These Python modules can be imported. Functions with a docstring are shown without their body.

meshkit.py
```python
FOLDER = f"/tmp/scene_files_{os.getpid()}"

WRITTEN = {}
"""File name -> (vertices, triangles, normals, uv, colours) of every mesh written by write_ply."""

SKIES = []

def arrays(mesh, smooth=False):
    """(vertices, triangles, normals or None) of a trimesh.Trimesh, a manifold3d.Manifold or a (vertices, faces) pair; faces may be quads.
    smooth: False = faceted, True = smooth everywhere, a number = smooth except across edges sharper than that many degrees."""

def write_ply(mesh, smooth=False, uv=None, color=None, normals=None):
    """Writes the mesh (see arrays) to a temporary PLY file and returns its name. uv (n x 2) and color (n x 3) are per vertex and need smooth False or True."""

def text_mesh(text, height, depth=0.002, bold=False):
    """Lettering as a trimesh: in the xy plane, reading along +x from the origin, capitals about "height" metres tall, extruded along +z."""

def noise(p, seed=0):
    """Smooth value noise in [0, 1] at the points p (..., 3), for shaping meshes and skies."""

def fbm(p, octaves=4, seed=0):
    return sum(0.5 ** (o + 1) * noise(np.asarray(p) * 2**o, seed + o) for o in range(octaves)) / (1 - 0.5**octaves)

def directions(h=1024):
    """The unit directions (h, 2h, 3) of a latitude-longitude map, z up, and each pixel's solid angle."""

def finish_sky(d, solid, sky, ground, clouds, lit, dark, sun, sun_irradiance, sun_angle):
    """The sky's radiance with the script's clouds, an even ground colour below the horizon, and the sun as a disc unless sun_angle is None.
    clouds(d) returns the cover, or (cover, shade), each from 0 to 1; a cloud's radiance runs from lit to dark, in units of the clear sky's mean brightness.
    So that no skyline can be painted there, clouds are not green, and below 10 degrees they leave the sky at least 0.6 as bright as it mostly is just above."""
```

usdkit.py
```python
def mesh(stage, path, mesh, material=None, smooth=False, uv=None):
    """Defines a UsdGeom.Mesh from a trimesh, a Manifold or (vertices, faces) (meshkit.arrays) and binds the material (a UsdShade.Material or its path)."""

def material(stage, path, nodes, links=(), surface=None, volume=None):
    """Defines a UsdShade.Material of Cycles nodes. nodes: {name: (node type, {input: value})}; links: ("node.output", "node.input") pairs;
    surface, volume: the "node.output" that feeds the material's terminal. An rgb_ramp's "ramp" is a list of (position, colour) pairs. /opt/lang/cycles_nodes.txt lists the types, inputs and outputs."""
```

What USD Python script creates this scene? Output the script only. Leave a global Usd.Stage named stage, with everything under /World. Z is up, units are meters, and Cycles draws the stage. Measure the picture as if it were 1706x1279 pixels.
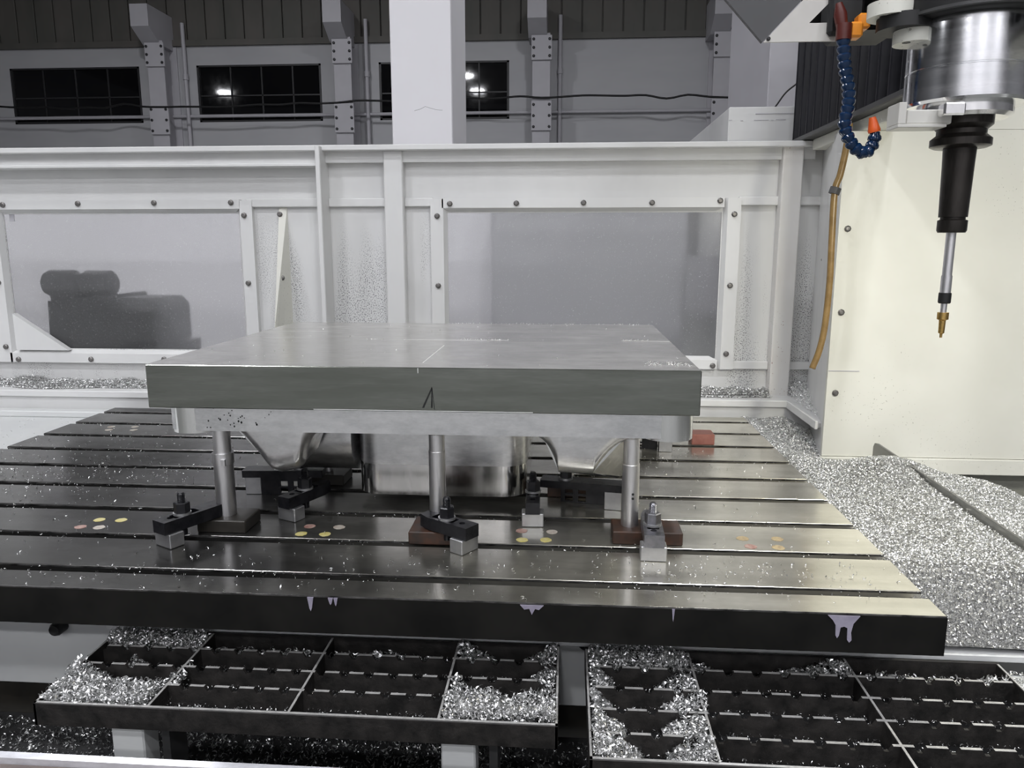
import math, random
import numpy as np, trimesh, usdkit, meshkit
from shapely.geometry import Polygon, box as sbox, Point
from pxr import Usd, UsdGeom, UsdLux, UsdShade, Gf, Vt, Sdf

stage = Usd.Stage.CreateInMemory()
UsdGeom.SetStageUpAxis(stage, 'Z')
UsdGeom.SetStageMetersPerUnit(stage, 1.0)
UsdGeom.Xform.Define(stage, '/World')
PI = math.pi

# ---------------------------------------------------------------- camera
FPX, PITCH, YAW, CAMZ = 1270.0, math.radians(10.35), math.radians(4.12), 0.656      # table top is z = 0
fw = np.array([-math.sin(YAW)*math.cos(PITCH), math.cos(YAW)*math.cos(PITCH), -math.sin(PITCH)])
rt = np.array([math.cos(YAW), math.sin(YAW), 0.0]); up = np.cross(rt, fw)
cam = UsdGeom.Camera.Define(stage, '/World/camera')
M4 = np.eye(4); M4[0, :3] = rt; M4[1, :3] = up; M4[2, :3] = -fw; M4[3, :3] = (0, 0, CAMZ)
cam.AddTransformOp().Set(Gf.Matrix4d(M4.tolist()))
cam.CreateHorizontalApertureAttr(36.0)
cam.CreateFocalLengthAttr(36.0*FPX/1706.0)
cam.CreateClippingRangeAttr(Gf.Vec2f(0.05, 1000))
cam.CreateExposureAttr(0.0)

# ---------------------------------------------------------------- light
dome = UsdLux.DomeLight.Define(stage, '/World/sky')
dome.CreateIntensityAttr(0.02); dome.CreateColorAttr(Gf.Vec3f(0.6, 0.65, 0.8))
HALL_LAMP, WORK_LAMP = 214.0, 375.0
HALL_SPOTS = [(-4.6, 0.7, 8.0), (-4.46, -2.6, 8.0), (-16.9, -2.2, 8.0), (1.6, -2.4, 8.0), (-1.4, -6.5, 8.0), (5.2, -6.0, 8.0), (-7.0, -9.5, 7.0), (-.5, -9.5, 7.0), (6.0, -9.5, 7.0), (-6.5, 9.5, 8.0), (1.5, 8.5, 8.0)]

# ---------------------------------------------------------------- helpers
used = {}
def numbered(path):
    n = used.get(path, 0); used[path] = n + 1
    return path if n == 0 else f'{path}_{n:03d}'
LOC = {}
def thing(name, label=None, cat=None, loc=(0, 0, 0), rotz=0, group=None, kind=None):
    path = numbered('/World/' + name)
    x = UsdGeom.Xform.Define(stage, path)
    x.AddTranslateOp().Set(Gf.Vec3d(*map(float, loc)))
    if rotz: x.AddRotateZOp().Set(float(rotz))
    tag(x.GetPrim(), label, cat, group, kind)
    LOC[path] = np.array(loc, float) if not rotz else np.zeros(3)
    return path
def tag(p, label=None, cat=None, group=None, kind=None):
    if isinstance(p, str): p = stage.GetPrimAtPath(p)
    for k, v in (('label', label), ('category', cat), ('group', group), ('kind', kind)):
        if v: p.SetCustomDataByKey(k, v)
def part(parent, name, mesh, mat, smooth=30, label=None, kind=None):
    """a mesh given in world coordinates (local ones under a turned thing) as a part of its thing"""
    path = numbered(parent + '/' + name)
    LOC[path] = LOC[parent]
    m = mesh.copy() if hasattr(mesh, 'copy') else mesh
    off = LOC[parent]
    if np.any(off): m.apply_translation(-off)
    o = usdkit.mesh(stage, path, m, MAT[mat], smooth)
    tag(o.GetPrim(), label, None, None, kind)
    return path
def solo(name, mesh, mat, label=None, cat=None, group=None, kind=None, smooth=30):
    path = numbered('/World/' + name); LOC[path] = np.zeros(3)
    o = usdkit.mesh(stage, path, mesh, MAT[mat], smooth)
    tag(o.GetPrim(), label, cat, group, kind)
    return path
def cat_(*ms): return trimesh.util.concatenate([m for m in ms])
def bx(x0, x1, y0, y1, z0, z1, c=0.0):
    if c <= 0:
        b = trimesh.creation.box([x1-x0, y1-y0, z1-z0]); b.apply_translation([(x0+x1)/2, (y0+y1)/2, (z0+z1)/2]); return b
    c = min(c, (x1-x0)*.45, (y1-y0)*.45, (z1-z0)*.45); pts = []
    for sx in (0, 1):
        for sy in (0, 1):
            for sz in (0, 1):
                p = [(x0, x1)[sx], (y0, y1)[sy], (z0, z1)[sz]]; d = [(c, -c)[sx], (c, -c)[sy], (c, -c)[sz]]
                for k in range(3):
                    q = [p[j] + (0 if j == k else d[j]) for j in range(3)]; pts.append(q)
    return trimesh.convex.convex_hull(np.array(pts))
def hull(pts): return trimesh.convex.convex_hull(np.array(pts, float))
def cyl(p0, p1, r, r1=None, n=28):
    p0, p1 = np.array(p0, float), np.array(p1, float); r1 = r if r1 is None else r1
    return lathe_axis([(0, 0), (r, 0), (r1, np.linalg.norm(p1-p0)), (0, np.linalg.norm(p1-p0))], p0, p1-p0, n)
def lathe_axis(prof, base, axis, n=32):
    """prof: (radius, height) pairs turned about the axis at base"""
    axis = np.array(axis, float); axis /= np.linalg.norm(axis)
    m = trimesh.creation.revolve(np.array(prof, float), sections=n)
    m.apply_transform(trimesh.geometry.align_vectors([0, 0, 1], axis)); m.apply_translation(base)
    m.fix_normals()
    return m
def lathe(prof, x, y, n=40): return lathe_axis(prof, (x, y, 0), (0, 0, 1), n)
def prism(poly, axis, a, b):
    """extrude a polygon: axis 'y' takes (x, z), 'x' takes (y, z), 'z' takes (x, y)"""
    p = poly if isinstance(poly, Polygon) else Polygon(poly)
    m = trimesh.creation.extrude_polygon(p, b-a, engine='earcut'); v = m.vertices.copy()
    if axis == 'z': m.vertices = np.stack([v[:, 0], v[:, 1], v[:, 2]+a], 1)
    elif axis == 'y': m.vertices = np.stack([v[:, 0], v[:, 2]+a, v[:, 1]], 1)
    else: m.vertices = np.stack([v[:, 2]+a, v[:, 0], v[:, 1]], 1)
    m.fix_normals()
    return m
def catmull(P, n=8):
    P = np.array(P, float); Q = np.vstack([2*P[0]-P[1], P, 2*P[-1]-P[-2]]); out = []
    for i in range(1, len(Q)-2):
        for t in np.linspace(0, 1, n, endpoint=False):
            a, b, c, d = Q[i-1:i+3]
            out.append(.5*((2*b)+(c-a)*t+(2*a-5*b+4*c-d)*t*t+(3*b-a-3*c+d)*t**3))
    return np.array(out+[P[-1]])
def tube(path, r, n=10):
    p = np.array(path, float); t = np.gradient(p, axis=0); t /= np.linalg.norm(t, axis=1, keepdims=True)
    ref = np.array([0, 0, 1.0]) if abs(t[0, 2]) < .8 else np.array([0, 1.0, 0])
    a = np.cross(t, ref); a /= np.linalg.norm(a, axis=1, keepdims=True); b = np.cross(t, a)
    ang = np.arange(n)*2*PI/n
    v = p[:, None]+r*(np.cos(ang)[None, :, None]*a[:, None]+np.sin(ang)[None, :, None]*b[:, None])
    f = []
    for i in range(len(p)-1):
        for j in range(n):
            k = (j+1) % n; q = [i*n+j, i*n+k, (i+1)*n+k, (i+1)*n+j]; f += [[q[0], q[1], q[2]], [q[0], q[2], q[3]]]
    V = np.vstack([v.reshape(-1, 3), p[0], p[-1]]); m = len(p)*n
    for j in range(n):
        k = (j+1) % n; f += [[m, k, j], [m+1, (len(p)-1)*n+j, (len(p)-1)*n+k]]
    r_ = trimesh.Trimesh(V, f, process=False); r_.fix_normals(); return r_
def hexnut(x, y, z0, z1, r, ang=0):
    a = np.arange(6)*PI/3+ang
    lo = [(x+r*math.cos(t), y+r*math.sin(t)) for t in a]; c = .12*r
    pts = [(px, py, z0) for px, py in lo]+[(px, py, z1-c) for px, py in lo]+[(x+(px-x)*.86, y+(py-y)*.86, z1) for px, py in lo]
    return hull(pts)

# ---------------------------------------------------------------- materials
MAT = {}
def mk(name, nodes, links, surface):
    MAT[name] = usdkit.material(stage, '/World/Looks/'+name, nodes, links, surface=surface)
def pbr(name, c1, c2=None, rough=(.5, .5), metal=0.0, scale=(8, 8, 8), detail=5, bump=0.0, bscale=None, bdist=.002, speck=None, speck_z=None, spec=None, at=(.35, .65)):
    c2 = c1 if c2 is None else c2
    nodes = {'g': ('geometry', {}), 'm': ('mapping', {'scale': scale}), 'n': ('noise_texture', {'scale': 1.0, 'detail': detail, 'roughness': .6}),
             'r': ('rgb_ramp', {'ramp': [(0, c1), (at[0], c1), (at[1], c2), (1, c2)]}),
             'rr': ('map_range', {'from_min': .3, 'from_max': .7, 'to_min': rough[0], 'to_max': rough[1], 'clamp': True}),
             'p': ('principled_bsdf', {'metallic': metal})}
    if spec is not None: nodes['p'][1]['specular_ior_level'] = spec
    links = [('g.position', 'm.vector'), ('m.vector', 'n.vector'), ('n.fac', 'r.fac'), ('n.fac', 'rr.value'), ('rr.result', 'p.roughness')]
    src = 'r.color'
    if speck:   # (colour, grain scale xyz, threshold, mask scale xyz, mask threshold)
        col, gs, th, ms, mth = speck
        nodes.update({'m2': ('mapping', {'scale': gs}), 'n2': ('noise_texture', {'scale': 1.0, 'detail': 3}), 'r2': ('map_range', {'from_min': th, 'from_max': th+.03, 'to_min': 0, 'to_max': 1, 'clamp': True}),
                      'm3': ('mapping', {'scale': ms}), 'n3': ('noise_texture', {'scale': 1.0, 'detail': 2}), 'r3': ('map_range', {'from_min': mth, 'from_max': mth+.12, 'to_min': 0, 'to_max': 1, 'clamp': True}),
                      'mm': ('math', {'math_type': 'multiply'}), 'mx': ('mix_color', {'b': col})})
        links += [('g.position', 'm2.vector'), ('m2.vector', 'n2.vector'), ('n2.fac', 'r2.value'), ('g.position', 'm3.vector'), ('m3.vector', 'n3.vector'), ('n3.fac', 'r3.value'),
                  ('r2.result', 'mm.value1'), ('r3.result', 'mm.value2'), ('mm.value', 'mx.fac'), ('r.color', 'mx.a')]
        src = 'mx.result'
        if speck_z:     # splashes reach only so high
            nodes.update({'sz': ('separate_xyz', {}), 'rz': ('map_range', {'from_min': speck_z[1], 'from_max': speck_z[0], 'to_min': 0, 'to_max': 1, 'clamp': True}), 'mz': ('math', {'math_type': 'multiply'})})
            links[links.index(('mm.value', 'mx.fac'))] = ('mz.value', 'mx.fac'); links += [('g.position', 'sz.vector'), ('sz.z', 'rz.value'), ('rz.result', 'mz.value1'), ('mm.value', 'mz.value2')]
    links.append((src, 'p.base_color'))
    if bump:
        nodes.update({'mb': ('mapping', {'scale': bscale or scale}), 'nb': ('noise_texture', {'scale': 1.0, 'detail': 4}), 'b': ('bump', {'strength': bump, 'distance': bdist})})
        links += [('g.position', 'mb.vector'), ('mb.vector', 'nb.vector'), ('nb.fac', 'b.height'), ('b.normal', 'p.normal')]
    mk(name, nodes, links, 'p.BSDF')

pbr('guard_white', (.66, .66, .655), (.71, .71, .70), (.32, .42), scale=(3, 3, 1))
pbr('guard_sheet', (.64, .64, .635), (.69, .69, .68), (.32, .42), scale=(3, 3, 1), speck=((.12, .12, .13), (240, 240, 200), .56, (7, 4, 1.1), .48), speck_z=(.62, .80))
pbr('guard_cream', (.67, .665, .60), (.72, .715, .65), (.35, .48), scale=(2, 2, 2), speck=((.30, .29, .25), (150, 150, 150), .66, (3, 3, 3), .52))
pbr('post_pinkish', (.66, .63, .60), (.70, .69, .67), (.4, .5), scale=(5, 5, 3), speck=((.3, .2, .17), (120, 120, 120), .67, (4, 4, 4), .5))
pbr('base_grey', (.60, .61, .61), (.66, .67, .66), (.4, .5), scale=(4, 4, 4))
pbr('olive_grey', (.24, .24, .20), (.28, .28, .24), (.5, .6), scale=(5, 5, 5))
pbr('pillar_white', (.78, .765, .79), (.80, .79, .81), (.55, .65), scale=(1, 1, 1))
pbr('hall_grey', (.41, .41, .43), (.45, .45, .465), (.5, .6), scale=(.6, .6, 2))
pbr('hall_steel', (.44, .43, .46), (.48, .47, .50), (.45, .55), scale=(2, 2, 2))
pbr('hall_dark', (.085, .085, .075), (.12, .11, .10), (.6, .7), scale=(1.5, 1, .5))
pbr('hall_floor', (.16, .17, .16), (.22, .22, .21), (.4, .6), scale=(1, 1, 1))
pbr('black_glass', (.004, .004, .005), None, (.03, .05))
pbr('frame_dark', (.022, .022, .024), None, (.4, .5))
pbr('rubber_black', (.007, .007, .0075), None, (.5, .6))
# ground cast iron, unevenly oily; brightening towards the work lamp painted into its base colour
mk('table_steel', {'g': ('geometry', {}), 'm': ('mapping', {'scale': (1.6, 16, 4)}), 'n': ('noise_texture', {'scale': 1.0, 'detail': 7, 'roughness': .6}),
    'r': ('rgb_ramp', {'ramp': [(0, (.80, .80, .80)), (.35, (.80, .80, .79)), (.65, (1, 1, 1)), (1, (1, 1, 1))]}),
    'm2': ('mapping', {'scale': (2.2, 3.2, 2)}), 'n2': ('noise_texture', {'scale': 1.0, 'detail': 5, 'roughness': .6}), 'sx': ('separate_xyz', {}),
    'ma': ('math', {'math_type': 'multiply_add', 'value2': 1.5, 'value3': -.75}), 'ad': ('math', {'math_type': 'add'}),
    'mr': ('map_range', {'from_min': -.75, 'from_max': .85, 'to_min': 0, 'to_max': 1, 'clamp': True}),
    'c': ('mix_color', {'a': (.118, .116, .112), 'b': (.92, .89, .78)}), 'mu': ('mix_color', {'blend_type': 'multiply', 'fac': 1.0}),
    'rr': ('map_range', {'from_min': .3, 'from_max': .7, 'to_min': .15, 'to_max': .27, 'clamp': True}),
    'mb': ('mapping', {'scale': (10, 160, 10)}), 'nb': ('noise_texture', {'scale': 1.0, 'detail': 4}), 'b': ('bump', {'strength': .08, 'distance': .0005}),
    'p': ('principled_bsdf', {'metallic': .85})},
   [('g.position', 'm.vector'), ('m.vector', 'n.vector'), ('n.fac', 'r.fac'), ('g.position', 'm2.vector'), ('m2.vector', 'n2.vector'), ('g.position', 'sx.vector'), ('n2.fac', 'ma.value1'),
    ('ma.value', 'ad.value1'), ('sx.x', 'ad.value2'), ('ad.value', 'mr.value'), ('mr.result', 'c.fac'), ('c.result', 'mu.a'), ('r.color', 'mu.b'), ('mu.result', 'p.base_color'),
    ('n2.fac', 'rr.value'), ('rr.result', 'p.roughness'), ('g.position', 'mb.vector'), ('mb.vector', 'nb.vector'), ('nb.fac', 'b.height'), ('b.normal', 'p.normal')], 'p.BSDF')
pbr('table_edge', (.03, .03, .029), (.20, .195, .19), (.3, .5), metal=.8, scale=(22, 40, 40))
pbr('table_body', (.007, .007, .0065), (.013, .0125, .011), (.4, .55), spec=.15, scale=(10, 10, 10), bump=.2, bdist=.002)
pbr('aluminium_top', (.70, .685, .66), (.75, .735, .71), (.20, .28), metal=1.0, scale=(3, 9, 8), detail=5, bump=.025, bscale=(8, 120, 8), bdist=.0004)  # plate top: brighter copy of the metal, guard reflection put into the colour
pbr('aluminium', (.225, .235, .210), (.27, .28, .255), (.20, .30), metal=1.0, scale=(3, 30, 30), detail=6, bump=.06, bscale=(6, 60, 60), bdist=.0006)  # plate sides: darkened copy, reflection of the dark foreground put into the colour
pbr('aluminium_raw', (.70, .70, .71), (.82, .82, .82), (.24, .38), metal=1.0, scale=(9, 9, 22), detail=6, bump=.10, bscale=(20, 20, 40), bdist=.001)
pbr('polished', (.80, .80, .79), (.88, .87, .86), (.10, .22), metal=1.0, scale=(30, 30, 3), detail=5)
pbr('jack_steel', (.72, .71, .72), (.82, .81, .81), (.32, .42), metal=1.0, scale=(60, 60, 6))
pbr('spindle_steel', (.78, .79, .80), (.86, .86, .87), (.12, .22), metal=1.0, scale=(5, 5, 60), detail=6, speck=((.55, .56, .56), (30, 30, 60), .60, (6, 6, 6), .5))
pbr('clamp_steel', (.22, .22, .24), (.30, .30, .32), (.25, .38), metal=.9, scale=(25, 25, 25))
pbr('bolt_grey', (.16, .155, .15), (.22, .21, .20), (.35, .45), metal=.7, scale=(60, 60, 60))
pbr('heel_grey', (.45, .45, .46), (.55, .55, .55), (.35, .45), metal=.9, scale=(30, 30, 30))
pbr('clamp_black', (.008, .008, .010), (.015, .015, .018), (.25, .40), metal=.2, scale=(25, 25, 25))
pbr('block_brown', (.020, .014, .011), (.060, .024, .012), (.45, .6), scale=(30, 30, 30))
pbr('block_dark', (.018, .016, .013), (.028, .024, .019), (.4, .5), scale=(30, 30, 30))
pbr('copper_red', (.30, .11, .085), (.36, .15, .12), (.4, .5), scale=(40, 40, 40))
pbr('grate_black', (.010, .0095, .009), (.026, .023, .021), (.45, .65), scale=(30, 30, 30), bump=.4, bscale=(120, 120, 120), bdist=.002)
pbr('grate_bright', (.50, .495, .48), (.66, .65, .63), (.3, .45), metal=.35, scale=(60, 60, 60))
pbr('holder_black', (.028, .025, .022), (.045, .040, .036), (.28, .40), metal=.7, scale=(40, 40, 10))
pbr('brass', (.62, .40, .12), (.70, .47, .17), (.2, .3), metal=1.0, scale=(60, 60, 60))
pbr('bellows', (.006, .006, .009), (.011, .011, .016), (.35, .5), spec=.35, scale=(8, 8, 8))
pbr('rail_dark', (.06, .06, .062), (.08, .08, .08), (.4, .5), metal=.3, scale=(9, 9, 9))
pbr('hood_grey', (.060, .060, .063), (.072, .072, .076), (.4, .5), scale=(3, 3, 3))
pbr('hood_light', (.55, .53, .50), (.62, .61, .57), (.3, .4), scale=(5, 5, 5))
pbr('hose_blue', (.004, .018, .055), (.006, .028, .080), (.12, .2), scale=(20, 20, 20))
pbr('fitting_orange', (.80, .27, .02), (.85, .32, .04), (.3, .4), scale=(20, 20, 20))
pbr('nozzle_orange', (.85, .13, .02), None, (.3, .4))
pbr('fitting_red', (.085, .012, .008), None, (.35, .45))
pbr('hose_brown', (.20, .125, .045), (.28, .18, .07), (.25, .35), scale=(20, 20, 20))
pbr('motor_dark', (.018, .018, .019), (.03, .03, .03), (.5, .6), scale=(10, 10, 10))
pbr('plug_yellow', (.50, .43, .12), (.58, .52, .26), (.4, .5), scale=(90, 90, 90))
pbr('plug_white', (.55, .53, .48), (.35, .28, .22), (.4, .5), scale=(70, 70, 70))
pbr('plug_rust', (.26, .11, .09), (.45, .33, .28), (.4, .6), scale=(90, 90, 90))
pbr('plug_tan', (.50, .40, .22), (.30, .22, .13), (.4, .5), scale=(90, 90, 90))
pbr('drip_lilac', (.25, .23, .30), (.32, .30, .37), (.2, .3), scale=(30, 30, 30))
pbr('marker', (.012, .013, .012), None, (.5, .5))
pbr('scribe', (.72, .72, .70), None, (.4, .4))
pbr('sill_steel', (.62, .62, .66), (.72, .72, .76), (.25, .35), metal=.4, scale=(20, 40, 40))
pbr('sill_brown', (.16, .13, .12), (.20, .17, .15), (.5, .6), scale=(20, 20, 20))
pbr('chip', (.86, .86, .86), (.93, .93, .92), (.30, .42), metal=1.0, scale=(90, 90, 90))
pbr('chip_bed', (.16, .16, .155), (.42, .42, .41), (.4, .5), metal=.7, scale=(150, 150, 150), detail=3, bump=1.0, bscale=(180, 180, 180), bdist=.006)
pbr('steel_plate', (.20, .20, .19), (.26, .26, .25), (.35, .45), metal=.8, scale=(9, 9, 9))
mk('lamp_glow', {'e': ('emission', {'color': (1.0, .97, .90), 'strength': 30.0})}, [], 'e.emission')
mk('frosted', {'g': ('geometry', {}), 'm': ('mapping', {'scale': (230, 230, 230)}), 'n': ('noise_texture', {'scale': 1.0, 'detail': 2}),
               'r': ('map_range', {'from_min': .66, 'from_max': .74, 'to_min': .05, 'to_max': .5, 'clamp': True}),
               'gl': ('glass_bsdf', {'color': (.98, .98, .98), 'roughness': .20, 'IOR': 1.15}), 'd': ('principled_bsdf', {'base_color': (.68, .68, .69), 'roughness': .35}),
               't': ('translucent_bsdf', {'color': (.90, .90, .92)}), 'x0': ('mix_closure', {'fac': .14}), 'x': ('mix_closure', {})},
   [('g.position', 'm.vector'), ('m.vector', 'n.vector'), ('n.fac', 'r.value'), ('r.result', 'x.fac'), ('gl.BSDF', 'x0.closure1'), ('t.BSDF', 'x0.closure2'), ('x0.closure', 'x.closure1'), ('d.BSDF', 'x.closure2')], 'x.closure')

# ================================================================ the hall (setting)
FLOOR = -0.9
solo('floor', bx(-24, 16, -12, 18.3, FLOOR-.1, FLOOR), 'hall_floor', 'grey factory hall floor', None, kind='structure')
solo('ceiling', bx(-24, 16, -12, 18.3, 9.0, 9.2), 'hall_dark', 'dark hall ceiling', None, kind='structure')
solo('wall_left', bx(-24.2, -24, -12, 18.3, FLOOR, 9), 'hall_grey', 'left grey hall wall', None, kind='structure')
solo('wall_right', bx(16, 16.2, -12, 18.3, FLOOR, 9), 'hall_grey', 'right grey hall wall', None, kind='structure')
solo('wall_front', bx(-24, 16, -12.2, -12, FLOOR, 9), 'pillar_white', 'unseen hall wall behind the camera, whitened to bounce light', None, kind='structure')  # bright colour chosen so this unseen wall throws light forward
WIN = [(-13.10, -9.95), (-8.58, -5.66), (-4.32, -1.36)]
rear = thing('wall_rear', 'far grey wall of the hall with a dark ribbed band along its top', None, kind='structure')
wp = sbox(-24, FLOOR, 16, 5.12)
for a, b in WIN: wp = wp.difference(sbox(a, 3.46, b, 4.71))
part(rear, 'wall_sheet', prism(wp, 'y', 18.0, 18.12), 'hall_grey', False)
part(rear, 'band_back', bx(-24, 16, 18.06, 18.2, 5.1, 9), 'hall_dark', False)
x = -14.6
for k in range(44):
    part(rear, 'cladding_panel', bx(x+.012, x+.438, 18.0, 18.06, 5.25, 7.2, .01), 'hall_dark', False); x += .45
part(rear, 'band_sill', bx(-24, 16, 17.93, 18.0, 5.12, 5.25), 'hall_dark', False)
part(rear, 'wall_groove', bx(-24, 16, 17.985, 18.0, 3.60, 3.63), 'hall_steel', False)
for i, (a, b) in enumerate(WIN):
    w = thing(f'window_{i+1}', ['leftmost dark night window in the far hall wall', 'dark night window in the far wall left of the white pillar, one lamp reflected in it',
                                'dark night window half hidden behind the white pillar'][i], None, ((a+b)/2, 18.02, 3.46), kind='structure')
    part(w, 'frame', cat_(bx(a, b, 18.0, 18.05, 3.46, 3.50), bx(a, b, 18.0, 18.05, 4.67, 4.71), bx(a, a+.05, 18.0, 18.05, 3.46, 4.71), bx(b-.05, b, 18.0, 18.05, 3.46, 4.71)), 'frame_dark', False)
    W = b-a
    for fx in ((.27, .52, .77) if i else (.25, .5, .75)):
        part(w, 'mullion', bx(a+W*fx-.015, a+W*fx+.015, 18.02, 18.05, 3.5, 4.67), 'frame_dark', False)
    part(w, 'transom', bx(a+.05, b-.05, 18.02, 18.05, 4.03, 4.06), 'frame_dark', False)
    for q in range(4):
        x0 = a+.05+(W-.1)*q/4; part(w, 'pane', bx(x0, x0+(W-.1)/4, 18.04, 18.055, 3.5, 4.67), 'black_glass', False)

def bolt_x(x, y, z, r): return lathe_axis([(0, 0), (r, 0), (r, .5*r), (.6*r, .8*r), (0, .85*r)], (x, y, z), (0, -1, 0), 8)
COLX = [(-9.20, 'first grey steel column from the left on the far wall, left of the second window'), (-4.97, 'grey steel column on the far wall just left of the white pillar'),
        (-0.62, 'grey steel column on the far wall just right of the white pillar'), (3.22, 'grey steel column on the far wall beside the black bellows')]
for cx, lab in COLX:
    c = thing('steel_column', lab, 'column', (cx, 17.6, FLOOR), group=None)
    y0, y1 = 17.35, 18.0
    part(c, 'shaft', cat_(bx(cx-.19, cx+.19, y0, y0+.04, FLOOR, 5.1), bx(cx-.02, cx+.02, y0+.04, y1-.04, FLOOR, 5.1), bx(cx-.19, cx+.19, y1-.04, y1, FLOOR, 5.1)), 'hall_steel', False)
    part(c, 'head_bracket', prism([(y1-.6, 5.02), (y1-1.05, 5.3), (y1-1.05, 5.75), (y1, 5.75), (y1, 5.02)], 'x', cx-.28, cx+.12), 'hall_steel', False)
    for z0, z1 in ((4.55, 5.05), (3.10, 3.72)):
        p = part(c, 'splice_plate', bx(cx-.21, cx+.23, y0-.05, y0, z0, z1, .005), 'hall_steel', False)
        for bxx in (cx-.16, cx+.18):
            for bz in (z0+.08, (z0+z1)/2, z1-.08):
                part(p, 'bolt', bolt_x(bxx, y0-.05, bz, .030), 'frame_dark', 30)
    d = thing('downpipe', {0: 'thin grey pipe running down the far wall beside the leftmost steel column', 1: 'thin grey pipe running down the far wall beside the column left of the pillar',
                           2: 'thin grey pipe running down the far wall right of the white pillar', 3: 'thin grey pipe on the far wall nearest the black bellows'}[[c_[0] for c_ in COLX].index(cx)], 'pipe', (cx+.40, 17.9, FLOOR))
    part(d, 'pipe', cyl((cx+.40, 17.9, FLOOR), (cx+.40, 17.9, 5.6), .045, n=12), 'hall_steel', True)
    part(d, 'pipe_socket', cyl((cx+.40, 17.9, 4.38), (cx+.40, 17.9, 4.5), .062, n=12), 'hall_steel', 30)
rng = np.random.default_rng(3)
xs = np.linspace(-14, 3.4, 40); zs = 3.745+.02*rng.standard_normal(40)+.05*np.cos(xs*.36)
solo('wall_cable', tube(catmull(np.stack([xs, np.full(40, 17.3), zs], 1), 3), .022, 6), 'rubber_black', 'thin black cable strung along the far hall wall past the windows', 'cable', smooth=True)
solo('trim_1', cyl((-24, 17.93, 3.58), (16, 17.93, 3.58), .035, n=8), 'hall_steel', 'grey pipe along the far wall under the cable', None, kind='structure', smooth=True)

# hall lamps mirrored in the windows, then unseen lamps added as fill
for i, (lx, ly, lz) in enumerate(HALL_SPOTS):
    L = thing('hall_or_fill_lamp', 'round high-bay lamp out of view, some mirrored in the windows, the rest added as fill', 'lamp', (lx, ly, lz), group='high-bay lamps of the hall')
    part(L, 'housing', lathe([(0, lz+.02), (.34, lz+.02), (.30, lz+.14), (.10, lz+.22), (.10, lz+.30), (0, lz+.30)], lx, ly, 24), 'hall_dark')
    part(L, 'suspension', cyl((lx, ly, lz+.30), (lx, ly, 9.0), .012, n=6), 'frame_dark')
    d = UsdLux.DiskLight.Define(stage, L+'/disk_light'); d.CreateRadiusAttr(.33); d.CreateIntensityAttr(HALL_LAMP*(1.5 if ly > 5 else 1.2 if ly < -9 else 1.0)); d.CreateColorAttr(Gf.Vec3f(.95, .96, 1.0))

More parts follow.
